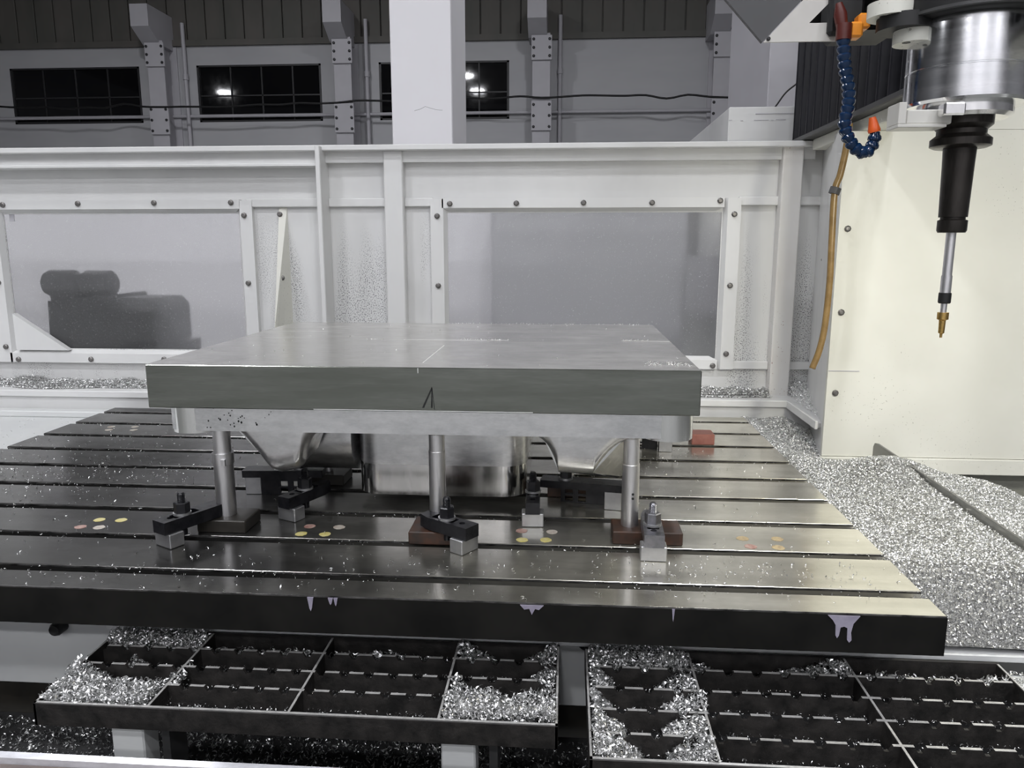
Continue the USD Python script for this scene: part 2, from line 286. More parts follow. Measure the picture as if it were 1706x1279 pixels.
# pillars behind the guard
pl = thing('pillar', 'broad white painted pillar rising behind the splash guard', 'pillar', (-.92, 5.3, FLOOR))
part(pl, 'shaft', bx(-1.125, -.737, 5.0, 5.67, FLOOR, 8.9, .006), 'pillar_white', False)
cr = [(-.98, 1.49), (-.94, 1.50), (-.91, 1.515), (-.88, 1.505), (-.84, 1.495), (-.80, 1.49)]
part(pl, 'crack', tube([(a, 5.0, b) for a, b in cr], .0014, 4), 'hall_grey', True, label='hairline crack across the pillar')
p2 = thing('pillar', 'grey pillar at the right, half hidden by the black bellows', 'pillar', (1.3, 5.0, FLOOR))
part(p2, 'shaft', bx(1.085, 1.60, 4.5, 5.6, FLOOR, 8.9, .006), 'hall_steel', False)
cb = catmull([(0.985, 4.3, 1.25), (1.02, 4.3, 1.30), (1.08, 4.3, 1.37), (1.13, 4.3, 1.44), (1.19, 4.3, 1.49), (1.28, 4.3, 1.57), (1.6, 4.3, 1.72)], 6)
solo('loose_cable', tube(cb, .004, 6), 'rubber_black', 'black cable rising slantwise in front of the grey pillar', 'cable', smooth=True)
wb = thing('electrical_box', 'white sheet-metal box standing behind the right end of the splash guard', 'box', (1.0, 3.8, 1.0))
part(wb, 'body', bx(.666, 1.25, 3.4, 4.5, .6, 1.222, .004), 'guard_white', False)
part(wb, 'lid_seam', bx(.775, 1.251, 3.398, 3.401, 1.192, 1.196), 'hall_steel', False)
for a, w, z in ((.668, .012, 1.168), (.715, .01, 1.166), (.77, .06, 1.167), (.84, .01, 1.166), (.86, .04, 1.168)): part(wb, 'scratch', bx(a, a+w, 3.3985, 3.4005, z, z+.0025), 'hall_steel', False)

# ================================================================ rear splash guard
G = thing('splash_guard', 'white sheet-metal splash guard with two frosted windows behind the machine table', 'machine guard', (0, 3.2, 0))
sh = sbox(-3.6, -.4, 1.02, 1.04)
sh = sh.difference(sbox(-2.43, .205, -1.385, .785)).difference(sbox(-.50, .19, .618, .785))
part(G, 'sheet', prism(sh, 'y', 3.2, 3.204), 'guard_sheet', False)
part(G, 'top_rail', bx(-3.6, .96, 3.12, 3.26, 1.028, 1.050, .003), 'guard_white', False)
part(G, 'rail_lip', bx(-3.6, -1.0, 3.12, 3.2, .968, .980, .002), 'guard_white', False)
part(G, 'rail_web', bx(-3.6, .96, 3.165, 3.2, .985, 1.028), 'guard_white', False)
part(G, 'rail_web', bx(-3.6, -1.01, 3.15, 3.2, .98, 1.0), 'guard_white', False)
part(G, 'flange', bx(-1.012, -.992, 3.09, 3.2, .05, 1.046, .003), 'guard_white', False)
part(G, 'post', bx(-.750, -.672, 3.15, 3.2, .05, 1.03, .004), 'guard_white', False)
part(G, 'post', prism(sbox(.838, 3.15, .905, 3.2).buffer(.006), 'z', .045, 1.03), 'post_pinkish', 30, label='post with a worn pinkish top')
for a, b in ((-1.345, -1.012), (-.992, -.75), (-.672, -.555), (.68, .835), (.905, 1.0)):
    part(G, 'cross_strip', bx(a, b, 3.18, 3.2, .810, .845, .003), 'guard_white', False)
for a, b in ((.678, .832), (.908, 1.0)):
    part(G, 'cross_strip', bx(a, b, 3.18, 3.2, .148, .182, .003), 'guard_white', False)
def strip(x0, x1, z0, z1, bolts, inner, mitre):
    """a window-frame strip with a sloping inner edge and its bolts"""
    t0, t1 = 3.175, 3.2
    horiz = (x1-x0) > (z1-z0)
    s = .014
    if inner == 'down': pts = [(x0, t0, z1), (x1, t0, z1), (x0, t1, z1), (x1, t1, z1), (x0, t0, z0+s), (x1, t0, z0+s), (x0+mitre, t1-.003, z0), (x1-mitre, t1-.003, z0), (x0+mitre, t1, z0), (x1-mitre, t1, z0)]
    elif inner == 'up': pts = [(x0, t0, z0), (x1, t0, z0), (x0, t1, z0), (x1, t1, z0), (x0, t0, z1-s), (x1, t0, z1-s), (x0+mitre, t1-.003, z1), (x1-mitre, t1-.003, z1), (x0+mitre, t1, z1), (x1-mitre, t1, z1)]
    elif inner == 'left': pts = [(x1, t0, z0), (x1, t0, z1), (x1, t1, z0), (x1, t1, z1), (x0+s, t0, z0), (x0+s, t0, z1), (x0, t1-.003, z0), (x0, t1-.003, z1), (x0, t1, z0), (x0, t1, z1)]
    else: pts = [(x0, t0, z0), (x0, t0, z1), (x0, t1, z0), (x0, t1, z1), (x1-s, t0, z0), (x1-s, t0, z1), (x1, t1-.003, z0), (x1, t1-.003, z1), (x1, t1, z0), (x1, t1, z1)]
    p = part(G, 'frame_strip', hull(pts), 'guard_white', False)
    for a, b in bolts: part(p, 'bolt', bolt_x(a, t0, b, .0115), 'bolt_grey', 30)
strip(-2.455, -1.37, .79, .842, [(-2.408, .823), (-2.073, .827), (-1.738, .829), (-1.405, .829)], 'down', .03)
strip(-1.385, -1.318, .145, .838, [(-1.352, .777), (-1.351, .496), (-1.35, .215)], 'left', 0)
strip(-2.455, -1.385, .145, .2, [(-2.418, .157), (-2.083, .161), (-1.75, .165)], 'up', .03)
strip(-2.56, -2.432, .145, .838, [(-2.469, .494), (-2.47, .213), (-2.47, .777)], 'right', 0)
strip(-.517, .622, .79, .842, [(-.484, .821), (-.211, .822), (.061, .823), (.335, .822), (.604, .829)], 'down', .03)
strip(.622, .688, .148, .84, [(.662, .776), (.659, .493), (.657, .213)], 'left', 0)
strip(-.517, .622, .148, .2, [(.605, .163), (.33, .163), (.06, .163), (-.21, .163)], 'up', .03)
strip(-.565, -.498, .148, .84, [(-.537, .772), (-.537, .488), (-.537, .2)], 'right', 0)
part(G, 'pane', bx(-2.44, -1.38, 3.206, 3.212, .19, .80), 'frosted', False, label='left frosted pane with a dark motor showing through')
part(G, 'pane', bx(-.51, .63, 3.206, 3.212, .18, .80), 'frosted', False, label='right frosted grey pane')
part(G, 'pane_tape', bx(-2.408, -2.386, 3.2035, 3.206, .755, .79), 'hall_steel', False)
gs = part(G, 'gusset', hull([(-1.205, 3.2, .815), (-1.175, 3.2, .815), (-1.205, 3.06, .30), (-1.175, 3.2, .30), (-1.205, 3.2, .30), (-1.20, 3.07, .29), (-1.207, 3.19, .80)]), 'guard_cream', False, label='slanting cream gusset plate')
for a, b in ((-1.203, .781), (-1.19, .519)): part(gs, 'bolt', bolt_x(a, 3.14 if b < .6 else 3.188, b, .0115), 'bolt_grey', 30)
gl = part(G, 'gusset', hull([(-2.42, 3.17, .36), (-2.42, 3.20, .36), (-2.18, 3.17, .20), (-2.18, 3.2, .2), (-2.42, 3.17, .20), (-2.42, 3.2, .2)]), 'guard_white', False, label='small white triangular plate at the foot of the left window')
part(G, 'ledge', cat_(bx(-3.6, .98, 3.0, 3.2, .030, .046, .002), bx(-3.6, .98, 3.0, 3.012, -.4, .03)), 'guard_white', False)
part(G, 'ledge_lip', bx(-3.6, .872, 2.988, 3.0, .028, .056, .003), 'guard_white', False)
part(G, 'side_ledge', cat_(prism([(.864, 2.642), (.893, 2.66), (.953, 2.99), (.864, 2.99)], 'z', .030, .0455), bx(.862, .872, 2.64, 3.0, .026, .056, .002)), 'guard_white', False)

# motor behind the left pane
mo = thing('gear_motor', 'dark electric gear motor blurred behind the left frosted pane', 'motor', (-2.05, 3.45, .15))
part(mo, 'stand', bx(-2.34, -1.80, 3.26, 3.62, -.9, .205), 'motor_dark', False)
part(mo, 'gearbox', hull([(a, b, c) for b in (3.24, 3.52) for a, c in ((-2.31, .20), (-2.27, .30), (-2.30, .41), (-2.0, .44), (-1.98, .20))]), 'motor_dark')
part(mo, 'motor_body', bx(-2.03, -1.765, 3.228, 3.50, .20, .425, .035), 'motor_dark', False)
part(mo, 'input_flange', lathe_axis([(0, 0), (.05, 0), (.06, .02), (.06, .13), (.045, .14), (.045, .18), (.058, .19), (.058, .30), (.04, .315), (0, .315)], (-2.34, 3.31, .485), (1, 0, 0), 24), 'motor_dark')
part(mo, 'neck', bx(-2.30, -2.17, 3.25, 3.37, .40, .50, .01), 'motor_dark', False)
# pale and grey backdrops added behind the panes to set their brightness
wc = thing('added_backdrop', 'pale backdrop added behind the left frosted pane to brighten it', 'added_backdrop', (-2.2, 4.6, FLOOR))
part(wc, 'panel', bx(-5.5, -.42, 4.30, 4.36, FLOOR, .95, .005), 'pillar_white', False)
part(wc, 'foot', bx(-5.5, -.42, 4.25, 4.45, FLOOR, FLOOR+.05), 'hall_steel', False)
dc = thing('added_grey_backdrop', 'grey backdrop added behind the right frosted pane to set its tone', 'grey_backdrop', (.1, 4.2, FLOOR))
part(dc, 'body', bx(-.38, .60, 3.95, 4.4, FLOOR, .98, .01), 'hall_grey', False)

# ================================================================ side housing on the right
H = thing('side_housing', 'cream painted side housing of the machine at the right, lit by the work lamp', 'machine housing', (1.5, 2.6, 0))
part(H, 'front_panel', bx(.878, 2.6, 2.600, 2.615, -.056, 1.011), 'guard_cream', False)
part(H, 'skirt', bx(.874, 2.6, 2.592, 2.615, -.112, -.058, .002), 'guard_cream', False)
part(H, 'return_panel', prism([(.878, 2.615), (.884, 2.615), (1.006, 3.2), (1.0, 3.2)], 'z', -.09, 1.035), 'guard_white', False)
part(H, 'column', bx(1.03, 2.6, 2.60, 3.2, 1.012, 2.4), 'guard_cream', False)
part(H, 'under_panel', bx(.95, 2.6, 2.66, 2.68, -.6, -.05), 'olive_grey', False)
part(H, 'seam', bx(.88, .98, 2.598, 2.6005, .238, .2405), 'hall_steel', False)
for a, b in ((.906, .707), (.906, .436), (.907, .164)): part(H, 'bolt', bolt_x(a, 2.6, b, .0105), 'bolt_grey', 30)
for a, b in ((.93, .735), (.965, .60)): part(H, 'bolt', bolt_x(a, 2.83 if b > .7 else 3.0, b, .009), 'bolt_grey', 30)

B = thing('bellows_cover', 'black pleated bellows cover over the guideway at upper right', 'bellows', (.93, 2.4, 1.0))
y = 3.34
while y > 1.2:
    part(B, 'fold', prism([(.975, y), (.972, y-.010), (.908, y-.034), (.905, y-.040), (.905, y-.046), (.908, y-.051), (.965, y-.076), (.972, y-.085), (.99, y-.085), (.99, y)], 'z', 1.068, 2.0), 'bellows', 25)
    y -= .085
part(B, 'base_rail', bx(.893, 1.01, 1.2, 3.35, 1.052, 1.070, .003), 'rail_dark', False)
part(B, 'rail_beam', bx(.93, 1.025, 1.2, 3.11, 1.012, 1.052, .003), 'guard_cream', False)

# work lamp
WL = thing('work_lamp', 'small round machine work lamp glowing at the right edge of the picture', 'lamp', (.900, 1.62, .925))
wl = np.array([.920, 1.62, .925]); wd = np.array([.20, .45, -.80]); wd /= np.linalg.norm(wd)
part(WL, 'housing', lathe_axis([(0, 0), (.02, 0), (.040, .05), (.044, .09), (.040, .09), (.036, .06), (0, .05)], wl-wd*.10, wd, 24), 'hood_light')
part(WL, 'arm', tube(catmull([wl-wd*.10, wl-wd*.14, (.93, 1.55, .97), (.94, 1.50, 1.0)], 6), .010, 8), 'frame_dark', True)
part(WL, 'lens', lathe_axis([(0, 0), (.036, 0), (.034, .012), (0, .022)], wl-wd*.02, wd, 24), 'lamp_glow', True)
sl = UsdLux.DiskLight.Define(stage, WL+'/bulb'); sl.CreateRadiusAttr(.045); sl.CreateIntensityAttr(WORK_LAMP); sl.CreateColorAttr(Gf.Vec3f(1.0, .97, .82))
zx = -wd; xx_ = np.cross([0, 1.0, 0], zx); xx_ /= np.linalg.norm(xx_); yx = np.cross(zx, xx_)
LM = np.eye(4); LM[0, :3], LM[1, :3], LM[2, :3], LM[3, :3] = xx_, yx, zx, wd*.10     # shines along -z of the light, out of the housing
sl.AddTransformOp().Set(Gf.Matrix4d(LM.tolist()))

# ================================================================ machine table and bed
T = thing('machine_table', 'long steel T-slotted machine table, oily and strewn with swarf', 'machine table', (-.58, 2.1, -.076))
TX0, TX1, TY0, TY1 = -1.842, .688, 1.323, 2.93
slots = [1.4095+.1787*k for k in range(9)]
edges = [TY0]+[s for s in slots]+[TY1]
SW = .0150
for k in range(10):
    y0 = TY0 if k == 0 else slots[k-1]+SW
    y1 = TY1 if k == 9 else slots[k]-SW
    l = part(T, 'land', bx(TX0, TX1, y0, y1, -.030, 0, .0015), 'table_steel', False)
    if k: part(l, 'edge_strip', bx(TX0+.001, TX1-.001, y0-.0008, y0+.0012, -.005, -.0012), 'table_edge', False)  # thin separately coloured strip along the front edge of the land
part(T, 'body', bx(TX0, TX1, TY0+.001, TY1, -.076, -.055), 'table_body', False)
for k in range(10):
    y0 = TY0+.001 if k == 0 else slots[k-1]+.024
    y1 = TY1 if k == 9 else slots[k]-.024
    part(T, 'slot_rib', bx(TX0, TX1, y0, y1, -.056, -.029), 'table_body', False)
part(T, 'front_face', bx(TX0, TX1, TY0-.002, TY0+.001, -.076, -.0025), 'table_body', False, label='black oily front edge of the table')
part(T, 'front_edge_strip', bx(TX0+.001, TX1-.001, TY0-.0012, TY0+.001, -.003, .0002), 'table_edge', False)
part(T, 'end_face', bx(TX1-.001, TX1+.001, TY0, TY1, -.076, -.057), 'table_body', False)
def plug(x, y, m, r=.0125, seed=0):
    g = np.random.default_rng(seed); a = np.linspace(0, 2*PI, 18, endpoint=False)
    rr = r*(1+.07*g.standard_normal(18)*.6)
    part(T, 'hole_plug', prism([(x+rr[i]*math.cos(a[i]), y+rr[i]*.95*math.sin(a[i])) for i in range(18)], 'z', -.001, .0007), m, False)
PL = [(-1.124, 1.682, 'plug_yellow'), (-1.070, 1.684, 'plug_yellow'), (-1.094, 1.634, 'plug_white'), (-1.140, 1.634, 'plug_rust'),
      (-.605, 1.629, 'plug_yellow'), (-.549, 1.630, 'plug_yellow'), (-.530, 1.676, 'plug_white'), (-.601, 1.677, 'plug_rust'),
      (-.094, 1.629, 'plug_yellow'), (-.041, 1.632, 'plug_yellow'), (-.028, 1.682, 'plug_white'), (-.099, 1.684, 'plug_rust'),
      (.404, 1.673, 'plug_tan'), (.482, 1.675, 'plug_tan'), (.412, 1.627, 'plug_rust'), (.471, 1.625, 'plug_tan'),
      (-1.659, 2.605, 'plug_white'), (-1.572, 2.611, 'plug_white'), (-1.64, 2.56, 'plug_white'), (-1.55, 2.565, 'plug_white')]
for i, (a, b, m) in enumerate(PL): plug(a, b, m, .0135, i)
yf = TY0-.0045
part(T, 'coolant_drip', prism([(.478, -.003), (.535, -.003), (.524, -.018), (.521, -.035), (.523, -.050), (.519, -.055), (.515, -.050), (.514, -.027), (.508, -.024), (.502, -.026), (.500, -.042), (.497, -.047), (.494, -.042), (.493, -.022), (.487, -.012)], 'y', yf, yf+.003), 'drip_lilac', False, label='dried milky lilac coolant drip')
for dx, dz, wd_ in ((-.479, -.030, .006), (-.44, -.016, .005), (.202, -.026, .0025), (-.43, -.018, .004)):
    part(T, 'coolant_drip', prism([(dx-wd_, -.002), (dx+wd_, -.002), (dx+wd_*.4, dz*.8), (dx, dz), (dx-wd_*.4, dz*.8)], 'y', yf, yf+.003), 'drip_lilac', False)
part(T, 'coolant_drip', prism([(-.080, -.003), (-.036, -.003), (-.045, -.012), (-.052, -.010), (-.058, -.022), (-.063, -.010), (-.072, -.012)], 'y', yf, yf+.003), 'drip_lilac', False)

BD = thing('machine_bed', 'light grey painted machine bed wall under the table', 'machine bed', (-.4, 1.9, FLOOR))
part(BD, 'wall', bx(-2.6, .66, 1.55, 2.9, -.357, -.0765, .003), 'base_grey', False)
part(BD, 'foot', bx(-2.6, .66, 1.65, 2.9, FLOOR, -.3575), 'block_dark', False)
part(BD, 'apron', bx(-1.0, 1.9, 1.482, 1.55, -.175, -.160, .002), 'base_grey', False)
for a, b in ((-1.151, -.205), (.049, -.192), (.29, -.205), (-.45, -.2)):
    part(BD, 'plug', lathe_axis([(0, 0), (.016, 0), (.016, .022), (.012, .03), (0, .026)], (a, 1.55, b), (0, -1, 0), 14), 'rubber_black')

# ================================================================ workpiece
WK = thing('workpiece', 'large machined aluminium plate casting held upside down on jack posts', 'workpiece', (-.32, 2.05, .025))
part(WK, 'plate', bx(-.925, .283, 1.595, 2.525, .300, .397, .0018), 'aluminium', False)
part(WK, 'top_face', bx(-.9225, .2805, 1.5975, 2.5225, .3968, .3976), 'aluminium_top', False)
foot = sbox(-.86, 1.665, .232, 2.45).buffer(.045)
part(WK, 'rim', prism(foot, 'z', .243, .3005), 'aluminium_raw', 35)
prof = catmull([(-.905, .240), (-.86, .2385), (-.82, .2375), (-.785, .246), (-.757, .243), (-.733, .228), (-.703, .190), (-.676, .150)], 5).tolist()[:-1] + \
       [[-.668, .142], [-.652, .139]] + catmull([(-.612, .148), (-.598, .163), (-.588, .200), (-.573, .228), (-.545, .241), (-.457, .2435)], 4).tolist()
prof2 = catmull([(-.115, .2435), (-.075, .240), (-.045, .222), (-.026, .190), (-.014, .152)], 4).tolist() + catmull([(.062, .150), (.081, .182), (.105, .211), (.133, .230), (.165, .238), (.215, .2355), (.275, .238)], 4).tolist()
P_ = [(a, b) for a, b in prof]+[(a, b) for a, b in prof2]
def wall(y0, y1, face):
    """loft of the skirt profile; towards its outer face the lower edge rises in a big round"""
    low = np.array([(max(a, -.85), b) for a, b in P_ if a <= .225]+[(.225, .236)]); top = .3003; n = len(low); rings = []
    ys = np.linspace(0, 1, 9)
    for t in ys:
        d = 1-t if face < 0 else t          # 1 at the outer face
        rise = .032*(1-math.sqrt(max(0, 1-d*d)))
        zz = np.minimum(low[:, 1]+rise*(1+.6*np.clip((.24-low[:, 1])/.1, 0, 1)), top-.004)
        rings.append(np.vstack([np.stack([low[:, 0], np.full(n, y0+(y1-y0)*t), zz], 1), np.stack([low[::-1, 0], np.full(n, y0+(y1-y0)*t), np.full(n, top)], 1)]))
    V_ = np.vstack(rings); m = 2*n; F_ = []
    for k in range(len(ys)-1):
        for i in range(m):
            j2 = (i+1) % m; F_ += [[k*m+i, k*m+j2, (k+1)*m+j2], [k*m+i, (k+1)*m+j2, (k+1)*m+i]]
    for base, k in ((0, 0), (0, len(ys)-1)):
        o = k*m
        for i in range(n-1): F_ += [[o+i, o+i+1, o+m-2-i], [o+i, o+m-2-i, o+m-1-i]]
    r_ = trimesh.Trimesh(V_, F_, process=True); r_.fix_normals(); return r_
part(WK, 'skirt', wall(1.6205, 1.665, -1), 'aluminium_raw', 40)
part(WK, 'skirt', wall(2.45, 2.4945, 1), 'aluminium_raw', 40)
for sx, xa, xb in ((-1, -.907, -.795), (1, .169, .281)):
    for ya in (1.617, 2.386):
        part(WK, 'corner_boss', prism(sbox(xa+.055, ya+.055, xb-.055, ya+.057).buffer(.055, quad_segs=12), 'z', .2365, .3003), 'polished', 40)
def lobe(front, back, yf_, yb_):
    return hull([(a, yf_, b) for a, b in front]+[(a, yb_, b) for a, b in back])
for yf_, yb_ in ((1.66, 1.82), (2.455, 2.30)):
    part(WK, 'lobe', lobe([(-.76, .243), (-.703, .192), (-.668, .143), (-.652, .140), (-.612, .149), (-.575, .243)], [(-.79, .243), (-.735, .10), (-.722, .095), (-.62, .155), (-.585, .243)], yf_, yb_), 'aluminium_raw', 20)
    part(WK, 'lobe', lobe([(-.055, .243), (-.014, .153), (.062, .151), (.105, .211), (.140, .243)], [(-.03, .243), (.0, .16), (.064, .108), (.128, .091), (.138, .095), (.16, .243)], yf_, yb_), 'polished' if yf_ < 2 else 'aluminium_raw', 20)
part(WK, 'rib_end', lathe_axis([(0, 0), (.088, 0), (.096, .006), (.096, .155), (0, .155)], (-.695, 1.93, .168), (1, 0, 0), 36), 'aluminium_raw', 40)
part(WK, 'hub', prism(sbox(-.475, 1.91, -.158, 2.22).buffer(.06, quad_segs=10), 'z', .025, .2435), 'polished', 30, label='bright central hub block under the plate')
part(WK, 'hub_step', prism(sbox(-.475, 1.91, -.158, 2.22).buffer(.0612, quad_segs=10), 'z', .105, .2435), 'aluminium_raw', 30)
part(WK, 'marker_arrow', cat_(prism([(-.310, .309), (-.3055, .309), (-.2865, .352), (-.2885, .355)], 'y', 1.5942, 1.5952), prism([(-.2905, .309), (-.2868, .309), (-.2866, .345), (-.2880, .356), (-.2888, .350)], 'y', 1.5942, 1.5952),
     prism([(-.2835, .306), (-.2822, .306), (-.2868, .352), (-.2878, .352)], 'y', 1.5942, 1.5952)), 'marker', False, label='black hand-drawn marker arrow on the plate edge')
part(WK, 'scribed_line', cat_(bx(-.3195, -.3175, 1.66, 1.96, .3975, .3979), bx(-.45, -.16, 2.072, 2.0745, .3975, .3979), bx(.15, .28, 2.085, 2.088, .3975, .3979)), 'scribe', False)
part(WK, 'scribed_line', bx(-.55, -.07, 1.5943, 1.5952, .3015, .3028), 'scribe', False)
part(WK, 'scribed_line', bx(-.318, -.3165, 1.5943, 1.5952, .385, .396), 'scribe', False)
g = np.random.default_rng(8)
sp = []
for i in range(34):
    a, b = -.745+.05*g.standard_normal()*.7, .275+.018*g.standard_normal()
    if .246 < b < .299: sp.append(hull([(a+r_*math.cos(t), yy, b+r_*1.3*math.sin(t)) for r_ in [.0008+.0016*g.random()] for t in np.arange(6)*PI/3 for yy in (1.6196, 1.621)]))
part(WK, 'pits', cat_(*sp), 'marker', False, kind='stuff', label='cluster of small dark pits on the skirt')

# ================================================================ jack posts and riser blocks
def jack(x, y, z0, z1, r, ru, zc, label, collar=True):
    j = thing('jack_post', label, 'jack post', (x, y, z0), group=None)
    part(j, 'tube', lathe([(0, z0), (r*1.0, z0), (r*1.0, zc), (r*.9, zc+.002), (0, zc+.002)], x, y), 'jack_steel')
    part(j, 'screw', lathe([(0, zc), (ru, zc), (ru, z1-.004), (ru*.8, z1), (0, z1)], x, y), 'jack_steel')
    if collar:
        part(j, 'collar', cat_(lathe([(ru*.9, zc-.014), (r*1.10, zc-.014), (r*1.10, zc+.012), (ru*.9, zc+.012)], x, y), bx(x+.006, x+.016, y-r*1.2, y-r*.9, zc-.014, zc+.001)), 'jack_steel', 25)
    return j
jack(-.797, 1.668, .030, .242, .0225, .0200, .168, 'grey jack post under the left front end of the plate, with a ring collar')
jack(-.288, 1.646, .030, .2432, .0190, .0180, .200, 'grey jack post in front of the central hub', False)
jr = jack(.148, 1.664, .030, .237, .0195, .0180, .173, 'grey jack post under the right front end of the plate', False)
part(jr, 'pin_hole', cat_(*[lathe_axis([(0, 0), (.0028, 0), (.0028, .002), (0, .002)], (.152, 1.6453, z), (0, -1, 0), 10) for z in (.108, .098)]), 'marker', 30)
jack(-.665, 2.03, .030, .14, .0135, .0115, .062, 'short jack post far back under the left lobe, in shadow')
jack(.010, 1.975, .030, .150, .0125, .0115, .050, 'short bright jack post on the brown block behind the right lobe')
def riser(x0, x1, y0, y1, z1, mat, label, rot=0):
    return solo('riser_block', bx(x0, x1, y0, y1, .0004, z1, .002), mat, label, 'steel block', smooth=False)
riser(-.848, -.733, 1.620, 1.71, .030, 'block_dark', 'dark steel block under the left front jack post')
riser(-.345, -.250, 1.583, 1.685, .030, 'block_brown', 'rusty brown steel block under the middle jack post')
riser(.108, .262, 1.617, 1.70, .030, 'block_brown', 'long brown steel block under the right front jack post')
riser(-.72, -.61, 1.985, 2.075, .030, 'block_dark', 'dark steel block far back under the left short jack post')
riser(-.045, .075, 1.93, 2.02, .030, 'block_brown', 'brown steel block behind the right clamp, carrying the short jack post')
riser(.420, .495, 2.50, 2.57, .036, 'copper_red', 'small red-brown block on the table beyond the right end of the plate')
riser(-1.01, -.93, 2.50, 2.57, .036, 'copper_red', 'small red-brown block by the far left corner of the plate')

# ================================================================ clamps: heel at the origin, bar along +x (local)
def clamp(x, y, ang, length, label, heel_label, hz=.033, w=.042, t=.028, nutx=.055, stud=.045, mat='clamp_black', heel=(.0, .055, .036)):
    hb = solo('heel_block', bx(-heel[2]/2, heel[2]/2, -heel[1]/2, heel[1]/2, 0, hz-.0004, .0018), 'heel_grey', heel_label, 'steel block', smooth=False)
    xf = UsdGeom.Xformable(stage.GetPrimAtPath(hb)); xf.AddTranslateOp().Set(Gf.Vec3d(x, y, .0004)); xf.AddRotateZOp().Set(float(ang))
    c = thing('strap_clamp', label, 'clamp', (x, y, hz), ang)
    L0 = -.024
    bar = Polygon([(L0, -w/2), (length-.03, -w/2), (length, -w*.3), (length, w*.3), (length-.03, w/2), (L0, w/2)])
    bar = bar.difference(sbox(nutx-.022, -.009, nutx+.032, .009).buffer(.004)).difference(Point(.005, 0).buffer(.007))
    part(c, 'bar', prism(bar, 'z', 0, t), mat, 25)
    part(c, 'washer', lathe([(.008, t), (.0195, t), (.0195, t+.005), (.008, t+.005)], nutx, 0, 24), 'heel_grey')
    part(c, 'nut', hexnut(nutx, 0, t+.005, t+.029, .0175, .3), mat, False)
    part(c, 'stud', lathe([(0, -.02), (.0085, -.02)]+[q for k in range(9) for q in ((.0088, t+.029+k*.0022-.0), (.0076, t+.0301+k*.0022))]+[(.006, t+.029+.0215), (0, t+.0505)], nutx, 0, 16), mat)
    return c
clamp(-.873, 1.545, 62, .150, 'black strap clamp at the left front, its bar slanting back to the left block', 'grey heel block under the left front strap clamp', nutx=.035)
clamp(-.217, 1.560, 146, .120, 'black strap clamp in the middle, turned to the left towards the rusty brown block', 'grey heel block under the middle strap clamp', nutx=.05)
clamp(.189, 1.545, 88, .135, 'steel strap clamp at the right front, pointing straight back with a tall nut', 'grey heel block under the right front strap clamp', nutx=.038, mat='clamp_steel')
clamp(-.662, 1.725, 66, .13, 'shadowed strap clamp beneath the left lobe', 'grey heel block in the shade behind the left jack post', nutx=.05, w=.036)
clamp(-.075, 1.728, 92, .11, 'shadowed strap clamp right of the hub block', 'grey heel block right of the hub block', nutx=.06, w=.034, heel=(0, .052, .04))

def step_clamp(x0, y0, rot, lab, n=2):
    """a black slotted step clamp on a pair of legs with square openings"""
    c = thing('step_block', lab, 'step block', (x0, y0, .0004), rot)
    fr = sbox(.0, 0, .115, .047)
    for k in range(n):
        for zz in (.004, .023): fr = fr.difference(sbox(.050+.034*k, zz, .070+.034*k, zz+.014))
    part(c, 'frame', prism(fr, 'y', 0, .008), 'clamp_black', False)
    part(c, 'top_bar', prism(sbox(-.048, .002, .16, .043).buffer(.003), 'z', .047, .066), 'clamp_black', 25)
    part(c, 'foot', bx(-.044, -.002, .003, .042, 0, .047, .001), 'heel_grey', False)
    part(c, 'nut', hexnut(.10, .022, .071, .092, .015), 'clamp_black', False)
    part(c, 'washer', lathe([(.006, .066), (.018, .066), (.018, .071), (.006, .071)], .10, .022, 20), 'heel_grey')
step_clamp(-.805, 1.895, 4, 'black step block with square openings behind the left jack post')
step_clamp(.105, 1.885, 170, 'black step block with square openings behind the right jack post')
step_clamp(.30, 2.445, 178, 'small black step block far back beside the red-brown block')

# ================================================================ spindle and tool
sx, sy = .711, 1.50
S = thing('spindle_head', 'polished steel spindle nose hanging at upper right', 'spindle', (sx, sy, 1.4))
part(S, 'nose', lathe([(0, .898), (.084, .898), (.097, .900), (.101, .905), (.101, .9565), (.0998, .9575), (.0998, .9590), (.101, .960), (.101, 1.035), (.097, 1.042), (0, 1.042)], sx, sy, 96), 'spindle_steel', 35)
part(S, 'cartridge', lathe([(0, 1.040), (.118, 1.040), (.128, 1.046), (.128, 1.40), (0, 1.40)], sx, sy, 72), 'rubber_black', 35, label='black upper spindle cartridge')
part(S, 'cartridge_ring', lathe([(.1, 1.041), (.130, 1.043), (.130, 1.048), (.1, 1.050)], sx, sy, 72), 'rail_dark', 35)
part(S, 'drive_ring', lathe([(0, .878), (.070, .878), (.078, .884), (.078, .899), (0, .899)], sx, sy, 64), 'polished', 35)
part(S, 'sensor_bracket', cat_(bx(.568, .650, 1.425, 1.475, .856, .862, .001), bx(.568, .581, 1.425, 1.475, .862, .898, .001), bx(.583, .660, 1.43, 1.48, .862, .886, .002)), 'hood_light', False, label='small aluminium bracket at the left foot of the nose')
part(S, 'drive_key', bx(.632, .668, 1.40, 1.425, .872, .893, .003), 'polished', False)
for zz, cx, r_, m in ((1.062, .566, .040, 'guard_cream'), (1.018, .608, .034, 'guard_cream'), (1.040, .590, .046, 'rubber_black')):
    e = part(S, 'ear', prism(Point(cx, 1.49).buffer(r_).union(sbox(cx, 1.47, .66, 1.51)), 'z', zz-.012, zz+.012), m, 35)
    if m == 'guard_cream': part(e, 'ear_bolt', lathe([(0, zz-.0125), (.007, zz-.0125), (.007, zz-.0105), (0, zz-.0105)], cx-.018, 1.475, 12), 'marker')
part(S, 'head_casting', bx(.57, .70, 1.50, 1.9, 1.10, 1.45, .01), 'rubber_black', False)

